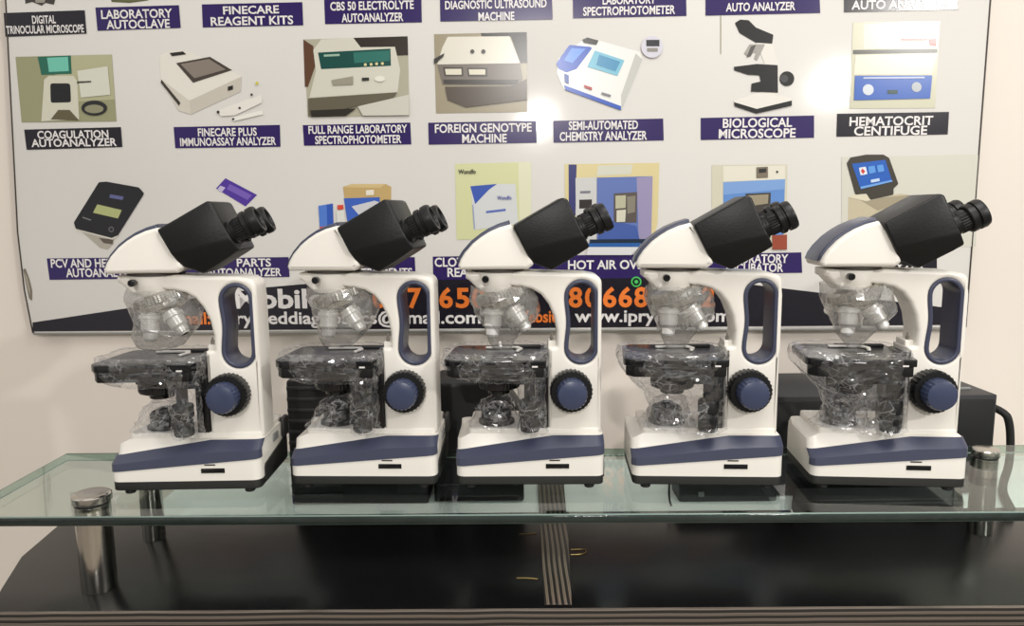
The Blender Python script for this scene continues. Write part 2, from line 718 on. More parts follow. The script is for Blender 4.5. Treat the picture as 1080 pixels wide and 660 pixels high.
caption([(744, -10), (864, -12), (865, 13.7), (744, 16.5)], PU, [('AUTO ANALYZER', 802, 7.2, 73, 8.4)])
caption([(890, -12), (1010, -14), (1010, 10), (890, 13)], BK, [('AUTO ANALYZER', 949.5, 4.6, 103, 9)])
caption([(25.7, 136.7), (127.7, 134), (129.3, 155), (28.3, 158)], BK, [('COAGULATION', 77.3, 141.8, 75, 7.8), ('AUTOANALYZER', 78.5, 150.4, 90, 7.8)])
caption([(183.3, 134), (295.3, 131.7), (296, 154.7), (185, 156.3)], PU, [('FINECARE PLUS', 240, 139.3, 62, 8), ('IMMUNOASSAY ANALYZER', 240.8, 149.3, 101, 8)])
caption([(319.4, 132), (432.8, 129.2), (433.9, 152.2), (320.8, 153.6)], PU, [('FULL RANGE LABORATORY', 377.5, 136.4, 104, 8), ('SPECTROPHOTOMETER', 378, 147.2, 91, 8.2)])
caption([(451.7, 129.4), (565.8, 127.2), (566, 150.6), (452.2, 152.5)], PU, [('FOREIGN GENOTYPE', 509.7, 135, 102, 8.6), ('MACHINE', 511, 146, 47, 8.6)])
caption([(583.3, 127.4), (699.4, 125), (700, 148), (583.9, 150.5)], PU, [('SEMI-AUTOMATED', 636.3, 132.1, 73, 8.6), ('CHEMISTRY ANALYZER', 636.3, 143.4, 92, 8.8)])
caption([(739, 124.4), (858.5, 121.8), (858.5, 145.2), (739, 147.6)], PU, [('BIOLOGICAL', 798.7, 129.5, 73, 9.2), ('MICROSCOPE', 798.4, 140.7, 81, 9.2)])
caption([(882.8, 120), (1000.8, 118), (999.4, 141.7), (882, 144.2)], BK, [('HEMATOCRIT', 939.7, 127.6, 88, 9), ('CENTIFUGE', 939, 137.8, 77, 9)])
caption([(49.5, 272.5), (168, 271), (169, 293.5), (52.5, 295)], PU, [('PCV AND HEMATOCRIT', 109, 277.3, 110, 8.6), ('AUTOANALYZER', 109, 287.4, 78, 8.6)])
caption([(187, 272.5), (304.5, 271), (305.5, 292), (188, 293.5)], PU, [('PARTS', 268, 276.8, 36, 8), ('AUTOANALYZER', 257.5, 287, 79, 8)])
caption([(322, 272), (437.5, 271), (438.5, 292), (322, 293)], PU, [('INSTRUMENTS', 400, 287, 70, 8)])
caption([(456.5, 270.5), (570, 269), (570, 294), (457, 295)], PU, [('CLOTTING', 487.5, 276.3, 58, 9), ('REAGENT', 499, 287, 54, 9)])
caption([(562, 269.5), (702, 268), (702, 293), (562, 294)], PU, [('HOT AIR OVEN', 643.5, 279, 89, 9)])
caption([(735, 268), (845, 266), (846, 287.5), (735, 289)], PU, [('LABORATORY', 797, 272.8, 68, 8.6), ('INCUBATOR', 796, 282.2, 60, 8.6)])
caption([(885, 262), (988, 260), (988, 285.5), (885, 287)], BK, [('ANALYZER', 943, 281, 64, 7)])

# dark band along the foot of the sign with the contact details
band = link('contact_band', flat_mesh([(0, [bp(*q) for q in [(34.5, 340), (280, 303), (380, 294.5), (455, 290.5), (560, 287), (700, 289), (826, 304), (1012, 326), (1012, 342.5), (34.5, 349.5)]])], 0.0004), BK, board, 0)
WH, OR = M['white_ink'], M['orange_ink']
text_part('Mobile', 247.5, 342, 314.8, 19, WH, band, 0.03)
for ch, xc in (('0', 400), ('7', 437.5), ('6', 470.5), ('5', 488), ('0', 505), ('8', 607), ('0', 624), ('6', 643), ('6', 659.5), ('8', 676), ('2', 747)):
    text_part(ch, xc - 7.2, xc + 7.2, 314.2 - (xc - 440) * 0.004, 19.5, OR, band, 0.03)
text_part(',', 565, 569.5, 320, 14, OR, band, 0.03)
text_part('Email:', 181, 222, 335.5, 12, OR, band, 0.025)
text_part('iprymeddiagnostics@gmail.com', 234, 507, 334.8, 12.5, WH, band, 0.022)
text_part('Website:', 541, 597, 333.5, 12, OR, band, 0.025)
text_part('www.iprymed.com', 606, 770, 332.8, 12.5, WH, band, 0.022)


def circ(x, y, r, n=24, ry=None):
    ry = ry or r
    return [(x + r * math.cos(2 * PI * i / n), y + ry * math.sin(2 * PI * i / n)) for i in range(n)]


link('phone_mark', flat_mesh([(0, [bp(*q) for q in circ(671, 297, 5.5)]), (1, [bp(*q) for q in circ(671, 297, 4)]), (0, [bp(*q) for q in circ(671, 297, 2)])], 0.0012), [M['green_ink'], BK], board, 0)


def picture(polys, name='product_picture', label=None):
    cols = []
    out = []
    for c, pts in polys:
        if c not in cols:
            cols.append(c)
        out.append((cols.index(c), [bp(*p) for p in pts]))
    o = link(name, flat_mesh(out, 0.0005, 0.0002), [ink(c) for c in cols], board, 0)
    if label:
        o['label'] = label
    return o


def Z(ox, oy, s, pts):
    return [(ox + x / s, oy + y / s) for x, y in pts]


def rect(x0, y0, x1, y1):
    return [(x0, y0), (x1, y0), (x1, y1), (x0, y1)]


# row one leftovers cut by the top of the frame
picture([((60, 54, 50), [(26, -6), (60, -8), (57, 5), (48, 3), (44, 6), (34, 2), (27, 4)]), ((150, 146, 136), [(36, -6), (50, -6), (47, 3), (38, 3)])], label='picture of a dark microscope')
picture([((90, 92, 60), [(114, -8), (160, -9), (156, 0.5), (137, 3), (118, 2)]), ((170, 168, 130), [(124, -8), (150, -8), (148, 0), (126, 0)])], label='picture of a steel autoclave')
# coagulation analyser
picture([((150, 150, 116), [(16.5, 60), (118, 57.5), (123, 128), (23, 129)]),
         ((176, 174, 140), [(50, 59), (118, 57.5), (121, 105), (70, 108)]),
         ((34, 100, 82), [(40, 60), (75, 58.5), (76, 78), (44, 79)]),
         ((110, 190, 170), [(50, 61), (72, 60), (73, 75), (52, 76)]),
         ((206, 204, 186), [(47, 84), (52, 80), (78, 80), (82, 86), (84, 126), (44, 128)]),
         ((26, 26, 30), rounded([(53.5, 88), (74.5, 88), (75.5, 108), (54, 108.5)], 3)),
         ((96, 88, 64), [(54, 126), (62, 116), (74, 116), (84, 127)]),
         ((210, 210, 196), [(82, 75), (114, 70), (117, 100), (86, 103)]),
         ((38, 38, 40), circ(100, 114, 13.5, ry=8)), ((140, 138, 112), circ(100, 115, 10, ry=4.5)),
         ((70, 68, 58), [(82, 86), (97, 85.5), (97, 87), (82, 88)])], label='picture of a coagulation analyser')
# immunoassay analyser
picture([((224, 220, 210), rounded(Z(0, 0, 3, [(505, 175), (545, 160), (590, 160), (765, 240), (762, 290), (605, 362), (565, 350), (510, 262)]), 1)),
         ((196, 190, 178), Z(0, 0, 3, [(600, 318), (765, 242), (762, 290), (605, 362)])),
         ((206, 200, 188), Z(0, 0, 3, [(510, 250), (600, 318), (605, 362), (565, 350)])),
         ((70, 62, 56), Z(0, 0, 3, [(558, 200), (665, 180), (735, 222), (612, 262)])),
         ((132, 122, 112), Z(0, 0, 3, [(572, 203), (662, 187), (715, 220), (616, 248)])),
         ((40, 36, 32), Z(0, 0, 3, [(538, 168), (580, 163), (590, 172), (545, 178)])),
         ((40, 36, 32), Z(0, 0, 3, [(722, 275), (738, 270), (738, 283), (722, 288)])),
         ((60, 54, 48), Z(0, 0, 3, [(512, 252), (572, 325), (568, 335), (510, 262)])),
         ((226, 222, 214), Z(0, 0, 3, [(690, 350), (770, 320), (830, 300), (830, 325), (745, 365), (700, 368)])),
         ((230, 228, 220), Z(0, 0, 3, [(735, 372), (830, 350), (835, 362), (740, 384)])),
         ((60, 50, 46), Z(0, 0, 3, circ(740, 377, 4, 8))), ((60, 50, 46), Z(0, 0, 3, circ(692, 355, 5, 8))),
         ((60, 50, 46), Z(0, 0, 3, circ(760, 342, 4, 8))), ((60, 50, 46), Z(0, 0, 3, circ(798, 300, 4, 8))),
         ((200, 190, 60), Z(0, 0, 3, circ(815, 264, 5, 8)))], label='picture of a white immunoassay analyser')
# spectrophotometer
q = lambda p: Z(300, 0, 3.6, p)
picture([((172, 168, 148), q([(72, 150), (468, 138), (475, 440), (90, 445)])),
         ((92, 62, 44), q([(72, 150), (110, 175), (118, 250), (90, 330), (78, 330)])),
         ((48, 40, 34), q([(262, 144), (468, 138), (470, 210), (420, 212), (405, 180), (290, 182)])),
         ((206, 204, 190), q([(110, 190), (140, 150), (262, 144), (290, 180), (420, 178), (440, 265), (430, 350), (95, 372), (120, 270)])),
         ((18, 72, 66), q([(128, 200), (403, 185), (405, 250), (140, 263)])),
         ((46, 110, 100), q([(262, 200), (400, 192), (401, 232), (266, 240)])),
         ((150, 180, 160), q([(150, 208), (210, 205), (211, 213), (151, 216)])),
         ((210, 200, 150), q(circ(308, 246, 6, 8))), ((210, 200, 150), q(circ(330, 245, 6, 8))),
         ((210, 200, 150), q(circ(351, 243, 6, 8))), ((210, 200, 150), q(circ(373, 242, 6, 8))),
         ((150, 146, 130), q([(180, 305), (262, 290), (262, 322), (185, 325)])),
         ((50, 50, 44), q([(295, 296), (322, 295), (323, 306), (296, 308)])),
         ((226, 224, 212), q(circ(363, 300, 20, 14, 11))),
         ((98, 92, 76), q([(92, 375), (430, 352), (400, 390), (272, 405), (110, 440), (93, 440)])),
         ((44, 40, 34), q([(100, 420), (275, 412), (235, 440), (105, 444)])),
         ((200, 198, 186), q([(280, 405), (474, 360), (475, 438), (300, 440)]))], label='picture of a cream spectrophotometer')
# genotype machine
picture([((152, 142, 118), q([(568, 130), (920, 122), (922, 425), (576, 430)])),
         ((34, 32, 28), q([(745, 126), (920, 122), (922, 240), (895, 240), (860, 140), (750, 140)])),
         ((216, 212, 198), q([(600, 180), (620, 140), (855, 138), (895, 240), (580, 245)])),
         ((110, 102, 94), q([(580, 245), (895, 240), (905, 300), (885, 325), (600, 322)])),
         ((64, 58, 52), q([(602, 255), (678, 255), (680, 290), (608, 290)])),
         ((214, 208, 188), q([(610, 262), (672, 262), (673, 284), (614, 284)])),
         ((64, 58, 52), q([(694, 258), (770, 258), (770, 290), (697, 290)])),
         ((214, 208, 188), q([(700, 264), (763, 264), (763, 284), (703, 284)])),
         ((52, 46, 42), q([(604, 303), (890, 303), (884, 318), (606, 318)])),
         ((76, 66, 54), q([(610, 330), (860, 328), (920, 300), (921, 380), (690, 408), (620, 380)])),
         ((40, 36, 32), q(circ(714, 196, 8, 10))), ((40, 36, 32), q(circ(756, 196, 8, 10))),
         ((40, 36, 30), q([(568, 225), (608, 203), (605, 215), (570, 245)]))], label='picture of a grey genotype machine')
# chemistry analyser
q = lambda p: Z(540, 0, 3.375, p)
picture([((228, 228, 224), rounded(q([(250, 145), (300, 142), (455, 185), (465, 215), (390, 392), (185, 318), (160, 262), (165, 210)]), 1.5)),
         ((190, 190, 184), q([(388, 340), (440, 190), (465, 212), (390, 392)])),
         ((44, 84, 178), rounded(q([(158, 225), (205, 160), (288, 168), (230, 245), (195, 258), (165, 245)]), 2)),
         ((92, 140, 220), q([(185, 215), (212, 172), (262, 174), (215, 225)])),
         ((120, 184, 206), q([(295, 180), (400, 215), (375, 270), (268, 238)])),
         ((70, 140, 180), q([(310, 195), (385, 220), (368, 255), (300, 232)])),
         ((44, 84, 178), q([(185, 303), (388, 378), (388, 393), (190, 320)])),
         ((48, 48, 46), q([(250, 142), (268, 134), (308, 145), (300, 160), (255, 152)])),
         ((40, 70, 150), q([(186, 262), (202, 268), (202, 300), (188, 292)])),
         ((170, 60, 60), q([(256, 302), (285, 312), (284, 322), (258, 312)])),
         ((120, 120, 124), q([(318, 328), (352, 338), (351, 346), (319, 336)])),
         ((206, 204, 214), q(circ(498, 168, 39))),
         ((50, 50, 54), q([(477, 143), (524, 143), (524, 166), (477, 166)])),
         ((140, 136, 130), q([(480, 172), (518, 172), (518, 185), (480, 185)]))], label='picture of a white and blue chemistry analyser')
# biological microscope
picture([((222, 218, 210), q([(865, 140), (925, 150), (948, 230), (945, 345), (880, 345), (900, 230)])),
         ((34, 34, 34), rounded(q([(793, 82), (812, 70), (842, 72), (868, 98), (930, 124), (926, 156), (868, 152), (810, 118)]), 1)),
         ((160, 156, 150), q([(845, 158), (900, 158), (885, 190), (872, 215), (862, 210), (868, 185), (836, 198), (826, 190)])),
         ((90, 88, 84), q([(850, 165), (868, 160), (850, 200), (834, 205)])),
         ((34, 34, 34), q([(790, 238), (870, 228), (945, 232), (946, 330), (850, 326), (852, 298), (885, 290), (880, 268), (840, 266), (790, 250)])),
         ((30, 30, 30), q(circ(978, 280, 26))), ((70, 70, 72), q(circ(968, 280, 14))),
         ((224, 220, 212), q([(790, 358), (880, 330), (995, 348), (995, 358), (870, 388), (790, 364)])),
         ((30, 30, 30), q([(790, 364), (870, 388), (995, 358), (995, 376), (870, 404), (792, 378)]))], label='picture of a black and white microscope')
# centrifuge
q = lambda p: Z(780, 0, 3.6, p)
picture([((196, 194, 170), q([(430, 85), (760, 80), (742, 410), (418, 412)])),
         ((214, 210, 190), q([(470, 92), (735, 88), (735, 182), (470, 186)])),
         ((60, 58, 50), q([(430, 190), (750, 186), (750, 200), (430, 206)])),
         ((220, 214, 194), q([(440, 210), (748, 204), (728, 284), (432, 284)])),
         ((190, 60, 56), q([(612, 148), (712, 148), (712, 153), (612, 154)])), ((190, 60, 56), q([(718, 148), (745, 148), (745, 174), (722, 172)])),
         ((40, 90, 176), q([(437, 288), (730, 287), (722, 374), (433, 381)])),
         ((200, 206, 214), q(circ(487, 341, 21, 16))), ((170, 176, 180), q(circ(670, 331, 19, 16))),
         ((20, 60, 60), q([(560, 342), (598, 342), (598, 357), (560, 357)])),
         ((180, 190, 220), q([(468, 294), (700, 292), (700, 298), (468, 300)]))], label='picture of a cream centrifuge with blue panel')
# handheld meter
q = lambda p: Z(0, 160, 3.3, p)
picture([((170, 164, 152), q([(285, 278), (398, 300), (395, 320), (375, 340), (350, 335)])),
         ((90, 82, 74), q([(345, 300), (395, 305), (392, 322), (362, 318)])),
         ((206, 202, 190), q([(258, 255), (268, 274), (392, 306), (412, 296), (400, 285)])),
         ((30, 30, 34), rounded(q([(345, 106), (372, 104), (484, 124), (503, 145), (412, 290), (390, 300), (265, 268), (258, 246)]), 2.5)),
         ((170, 176, 120), q([(340, 183), (425, 203), (412, 232), (325, 212)])),
         ((92, 96, 140), q([(385, 148), (432, 156), (428, 168), (382, 160)])),
         ((96, 96, 100), q(circ(389, 270, 10, 12))), ((34, 34, 38), q(circ(389, 270, 6, 12))),
         ((120, 120, 120), q([(290, 226), (320, 236), (318, 240), (289, 230)]))], label='picture of a black handheld meter')
picture([((78, 52, 150), q([(785, 92), (895, 150), (855, 190), (752, 128)])),
         ((190, 180, 210), q([(768, 118), (785, 125), (772, 142), (756, 132)])),
         ((116, 90, 178), q([(800, 112), (878, 152), (862, 168), (790, 130)]))], label='picture of a purple card')
# reagent boxes
q = lambda p: Z(280, 160, 3.3, p)
picture([((190, 162, 108), q([(270, 122), (300, 112), (418, 112), (438, 122), (436, 240), (285, 242)])),
         ((206, 182, 130), q([(270, 124), (300, 112), (418, 112), (400, 126)])),
         ((60, 96, 184), q([(273, 162), (398, 158), (398, 240), (285, 242)])),
         ((200, 200, 206), q([(300, 190), (380, 170), (396, 175), (330, 225)])),
         ((226, 220, 204), q([(350, 134), (378, 132), (378, 150), (350, 152)])),
         ((48, 86, 176), q([(185, 188), (235, 180), (238, 262), (190, 270)])),
         ((80, 120, 200), q([(185, 188), (214, 184), (216, 266), (190, 270)])),
         ((200, 70, 50), q([(190, 262), (238, 254), (238, 264), (190, 272)])),
         ((214, 214, 208), q([(248, 205), (276, 203), (278, 255), (250, 258)])),
         ((206, 74, 56), q([(251, 186), (272, 184), (273, 200), (252, 202)]))], label='picture of reagent boxes')
# clotting reagent leaflet
pg = picture([((206, 208, 160), q([(660, 42), (925, 36), (925, 300), (665, 306)])),
              ((216, 216, 186), q([(880, 38), (925, 36), (925, 300), (885, 302)])),
              ((206, 208, 208), q([(715, 122), (800, 112), (870, 112), (880, 252), (725, 272)])),
              ((56, 84, 170), q([(713, 120), (806, 112), (778, 132), (730, 182)])),
              ((90, 110, 180), q([(768, 206), (836, 198), (836, 206), (768, 214)])),
              ((150, 160, 190), q([(720, 184), (724, 184), (730, 268), (726, 270)]))], label='picture of a pale green leaflet')
text_part('Wondfo', 483.5, 502, 181, 4.5, M['black_print'], pg, 0.02, 0.0024)
text_part('Wondfo', 524.5, 539.5, 208.5, 4.0, M['blue_ink'], pg, 0.02, 0.0026)
# hot air oven
q = lambda p: Z(540, 180, 5.5, p)
picture([((214, 200, 150), q([(305, -38), (855, -46), (845, 300), (812, 440), (310, 440)])),
         ((206, 206, 190), q([(500, -30), (700, -36), (690, 20), (490, 30)])),
         ((52, 54, 110), q([(328, -36), (375, -36), (372, 60), (368, 260), (330, 260)])),
         ((200, 200, 198), q([(368, 42), (492, 38), (490, 430), (372, 430)])),
         ((44, 36, 36), q([(390, 168), (464, 166), (462, 218), (390, 220)])),
         ((120, 120, 130), q([(395, 118), (455, 116), (455, 130), (395, 132)])),
         ((96, 116, 176), q([(492, 40), (815, 32), (806, 425), (492, 430)])),
         ((150, 142, 176), q([(722, 40), (815, 32), (806, 400), (735, 400)])),
         ((66, 92, 160), q([(500, 300), (590, 290), (720, 320), (740, 400), (500, 412)])),
         ((88, 80, 76), q([(590, 132), (725, 124), (722, 300), (590, 300)])),
         ((180, 178, 150), q([(600, 145), (660, 142), (658, 215), (600, 220)])),
         ((206, 204, 184), q([(606, 230), (660, 225), (655, 296), (606, 298)])),
         ((130, 124, 110), q([(666, 150), (715, 145), (712, 240), (668, 250)])),
         ((24, 40, 60), q([(450, 398), (806, 395), (800, 420), (450, 428)])),
         ((40, 92, 160), q([(440, 420), (745, 418), (735, 442), (440, 442)])),
         ((214, 214, 214), q([(440, 442), (735, 442), (690, 488), (430, 488)]))], label='picture of a blue hot air oven')
# incubator
q = lambda p: Z(540, 160, 3.3, p)
picture([((204, 200, 180), q([(695, 46), (958, 44), (956, 338), (695, 336)])),
         ((220, 216, 200), q([(735, 50), (950, 48), (950, 96), (735, 104)])),
         ((96, 138, 200), q([(735, 106), (950, 95), (944, 290), (735, 290)])),
         ((122, 158, 210), q([(735, 106), (950, 95), (949, 130), (735, 150)])),
         ((66, 62, 56), q([(812, 146), (900, 142), (898, 210), (812, 214)])),
         ((150, 140, 118), q([(822, 152), (892, 148), (890, 180), (822, 190)])),
         ((120, 110, 96), q([(850, 54), (890, 52), (890, 90), (850, 92)])), ((46, 46, 44), q([(858, 60), (884, 58), (884, 72), (858, 74)])),
         ((40, 40, 40), q(circ(922, 70, 4, 8))),
         ((150, 72, 52), q([(905, 290), (956, 288), (956, 340), (905, 340)]))], label='picture of a blue incubator')
# desktop analyser with tilted screen
q = lambda p: Z(780, 160, 3.3, p)
picture([((206, 204, 192), q([(355, 18), (830, 10), (822, 330), (355, 330)])),
         ((192, 182, 156), q([(378, 158), (400, 148), (560, 146), (640, 158), (640, 330), (376, 330)])),
         ((160, 150, 126), q([(420, 168), (590, 150), (600, 165), (480, 205)])),
         ((214, 206, 182), q([(378, 158), (400, 148), (560, 146), (440, 172)])),
         ((62, 58, 50), rounded(q([(372, 40), (385, 20), (440, 10), (500, 10), (520, 22), (552, 112), (535, 128), (535, 150), (455, 168), (440, 145), (402, 150)]), 2)),
         ((36, 92, 180), q([(390, 42), (506, 28), (530, 104), (420, 130)])),
         ((220, 224, 232), rounded(q([(414, 56), (438, 52), (444, 78), (420, 82)]), 1)), ((200, 60, 60), q([(426, 58), (436, 68), (428, 78), (421, 68)])),
         ((90, 150, 220), rounded(q([(446, 52), (468, 48), (473, 72), (450, 77)]), 1)), ((90, 150, 220), rounded(q([(476, 48), (497, 44), (502, 68), (480, 72)]), 1)),
         ((190, 210, 236), q([(454, 98), (484, 92), (486, 102), (456, 108)])),
         ((110, 160, 220), q([(418, 122), (528, 98), (530, 104), (420, 130)]))], label='picture of a desktop analyser with a blue screen')
# a scratch in the laminate between two captions and the worn left border
picture([((150, 146, 120), [(759.6, -2), (760.6, -2), (760.6, 57), (759.6, 57)])], name='scratch')
picture([((120, 112, 98), [(24.5, 284), (27, 283), (31, 294), (34, 306), (34, 317), (31, 315), (28.5, 304)]),
         ((158, 150, 136), [(26, 287), (29, 292), (32, 305), (32, 312), (29, 302)])], name='peeled_patch')

# ------------------------------------------------------------------ the desk
desk = empty('reception_desk', (0, 0.95, 0))
tag(desk, 'black laminate desk with a striped wood edge, under the glass shelf', 'desk')
TZ = 0.75
DY = 0.95
plan = [(-0.619, 0.816), (-0.642, 0.868), (-0.675, 0.958), (-0.687, 1.063), (-0.69, 1.092), (0.95, 1.092), (0.95, 0.806)]
me = extrude_mesh([[(x, y - DY) for x, y in plan]], 0.0125, 0.0012, 'XY')
link('desk_top', moved(me, z=TZ - 0.0125), M['laminate'], desk)
front = [(-0.626, 0.8115), (0.95, 0.8015), (0.95, 0.8065), (-0.626, 0.8165)]
me = extrude_mesh([[(x, y - DY) for x, y in front]], 0.017, 0.001, 'XY')
link('edge_trim', moved(me, z=TZ - 0.0165), M['strip_z'], desk)
sl = [aty(0, 0, 1)] and None
i0, i1, i2, i3 = atz(574, 637.5, TZ), atz(603, 637.5, TZ), atz(598, 543, TZ), atz(569.5, 543, TZ)
ins = [(p.x, p.y - DY) for p in (i0, i1, i2, i3)]
xc = (ins[0][0] + ins[2][0]) / 2
me = extrude_mesh([[(x - xc, y) for x, y in ins]], 0.002, 0.0004, 'XY')
o = link('striped_inlay', me, M['strip_x'], desk)
o.location = (xc, 0, TZ - 0.0014)
for (a, b) in (((-0.60, 0.835), (0.95, 0.825)), ((-0.655, 1.07), (0.95, 1.07))):
    th = 0.018
    pl = [(a[0], a[1] - DY), (b[0], b[1] - DY), (b[0], b[1] - DY + th), (a[0], a[1] - DY + th)]
    link('desk_panel', moved(extrude_mesh([pl], (TZ - 0.025) / 2, 0.0005, 'XY'), z=(TZ - 0.025) / 2), M['laminate'], desk)
for x in (-0.59, 0.93):
    link('desk_panel', box_mesh(x, x + 0.018, -0.085, 0.12, 0, TZ - 0.025), M['laminate'], desk, 0)
# wire staples and chips along the inlay
for (x0, y0, x1, y1) in ((545, 610, 567, 611), (548, 563.5, 566, 562.5)):
    a, b = atz(x0, y0, TZ), atz(x1, y1, TZ)
    link('wire_staple', tube_mesh([(a.x, a.y - DY, TZ + 0.0006), ((a.x + b.x) / 2, a.y - DY - 0.001, TZ + 0.0012), (b.x, b.y - DY, TZ + 0.0006)], 0.0007, 6), M['brass'], desk)
pts = [atz(*p, TZ) for p in ((602, 580), (617, 579.5), (619, 582), (615, 585), (602, 585.5))]
link('wire_staple', tube_mesh([(p.x, p.y - DY, TZ + 0.0008) for p in pts], 0.0007, 6), M['brass'], desk)

ledge = link('back_cabinet', box_mesh(-0.575, 1.05, -0.12, 0.12, 0, TZ, 0.003), M['cabinet'], None)
ledge.location = (0, 1.214, 0)
tag(ledge, 'low white cabinet between the black desk and the wall', 'cabinet')

q4 = [atz(*p, TZ) for p in ((597, 541.5), (568.5, 541.5), (567.5, 506), (594, 506))]
xc = sum(p.x for p in q4) / 4
me = extrude_mesh([[(p.x - xc, p.y - 1.15) for p in q4]], 0.004, 0.0006, 'XY')
o = link('striped_plank', me, M['strip_x'])
o.location = (xc, 1.15, TZ + 0.004)
tag(o, 'short striped wood plank lying on the white cabinet behind the black desk', 'plank')

# ------------------------------------------------------------------ glass shelf on steel posts
shelf = empty('glass_shelf', (0, DY, TZ))
tag(shelf, 'long clear green tinted glass shelf on steel posts above the black desk', 'shelf')
GT = 0.012
gz = Z0 - TZ
gp = [(-0.668, 0.833), (0.98, 0.816), (0.98, 1.062), (-0.668, 1.067)]
me = extrude_mesh([[(x, y - DY) for x, y in gp]], GT / 2, 0.0012, 'XY', 0)
o = link('glass_pane', moved(me, z=gz - GT / 2), [M['glass'], M['glass_edge'], M['glass_bevel'], M['glass_rim']], shelf, 0)
for p in o.data.polygons:
    if abs(p.normal.z) < 0.3:
        p.material_index = 1 if p.normal.y < -0.5 else 3
    elif abs(p.normal.z) < 0.95:
        p.material_index = 2


def post(x, y, r):
    rt = empty('steel_post', (x, y - DY, 0))
    rt.parent = shelf
    link('barrel', lathe([(0, 0), (r * 0.98, 0), (r, 0.001), (r, gz + 0.0005), (0, gz + 0.0005)], seg=48), M['steel'], rt)
    link('rubber_ring', lathe([(0, 0), (r * 0.93, 0), (r * 0.93, 0.003), (0, 0.003)], Matrix.Translation((0, 0, gz)), 40), M['rubber'], rt)
    link('cap', lathe([(0, 0), (r * 1.06, 0), (r * 1.1, 0.001), (r * 1.1, 0.009), (r * 1.02, 0.0105), (r * 0.8, 0.0112), (0, 0.0114)], Matrix.Translation((0, 0, gz + 0.003)), 48), M['steel'], rt)


post(-0.520, 0.872, 0.0205)
post(-0.519, 1.013, 0.0155)
post(0.668, 1.008, 0.0165)

# ------------------------------------------------------------------ black equipment on the cabinet
def equipment_box():
    yf = 1.147
    fr = aty(1052, 416, yf)
    br = aty(1038, 521, yf)
    h = fr.z - TZ
    x1 = fr.x
    x0 = aty(812, 424, yf).x
    r = empty('equipment_case', ((x0 + x1) / 2, yf + 0.085, TZ), 0.0)
    w = (x1 - x0) / 2
    link('case', box_mesh(-w, w, -0.085, 0.085, 0.002, h, 0.002), M['equip'], r)
    link('front_panel', box_mesh(-w + 0.004, w - 0.004, -0.088, -0.083, 0.006, h - 0.008, 0.0015), M['equip_dark'], r)
    for k in range(4):
        link('vent_rib', box_mesh(w * 0.55, w - 0.02, -0.05 + k * 0.03, -0.044 + k * 0.03, h - 0.0005, h + 0.003, 0.001), M['grey_label'], r)
    link('cable_socket', lathe([(0, 0), (0.009, 0), (0.009, 0.012), (0.007, 0.016), (0, 0.016)], along((w - 0.002, 0.0, h * 0.82), (1, 0, 0)), 20), M['equip_dark'], r)
    tag(r, 'big dark grey metal equipment case with cable, behind the right end of the glass shelf', 'equipment case')
    c = Vector(r.location)
    p = [Vector((c.x + w + 0.012, c.y, TZ + h * 0.82))]
    for px, py in ((1060, 434), (1065, 446), (1066, 470), (1064, 492), (1058, 508)):
        p.append(aty(px, py, yf + 0.03))
    p += [Vector((v.x, v.y, TZ + 0.0065)) for v in (atz(1057, 524, TZ), atz(1066, 541, TZ))]
    cb = link('power_cable', tube_mesh(p, 0.0062, 12), M['rubber'])
    tag(cb, 'thick black cable looping down from the right side of the dark equipment case', 'cable')


equipment_box()


def ribbed_case():
    yf = 1.125
    a = aty(299, 402, yf)
    b = aty(311, 540, yf)
    x1 = aty(450, 450, yf).x
    x0 = a.x
    h = a.z - TZ
    w = (x1 - x0) / 2
    r = empty('ribbed_case', ((x0 + x1) / 2, yf + 0.055, TZ))
    link('case', box_mesh(-w + 0.002, w, -0.052, 0.055, 0.0, h, 0.004), M['equip_dark'], r)
    for k in range(11):
        z = 0.016 + k * (h - 0.028) / 10
        link('cooling_rib', box_mesh(-w + 0.003, -w + 0.085, -0.055, -0.051, z - 0.003, z + 0.003, 0.0015), M['equip'], r)
    link('status_panel', box_mesh(w * 0.55, w * 0.98, -0.0545, -0.0515, 0.02, 0.06, 0.001), M['equip'], r)
    tag(r, 'black equipment case with horizontal ribs, behind the second microscope from the left', 'equipment case')
    x2 = aty(455, 450, yf).x
    x3 = aty(553, 530, yf).x
    h2 = aty(485, 402, yf).z - TZ
    w2 = (x3 - x2) / 2
    r2 = empty('black_bag', ((x2 + x3) / 2, yf + 0.05, TZ))
    pts = rounded([(-w2, 0), (w2, 0), (w2 * 0.98, h2 * 0.72), (w2 * 0.45, h2), (-w2 * 0.95, h2)], [0.004, 0.004, 0.03, 0.03, 0.012])
    link('body', extrude_mesh([pts], 0.045, 0.01, 'XZ'), M['equip_dark'], r2)
    link('seam', tube_mesh([(-w2 * 0.9, -0.0455, 0.03), (0, -0.0462, 0.034), (w2 * 0.9, -0.0455, 0.03)], 0.0015, 8), M['equip'], r2)
    tag(r2, 'plain black padded bag standing behind the middle microscope', 'bag')


ribbed_case()


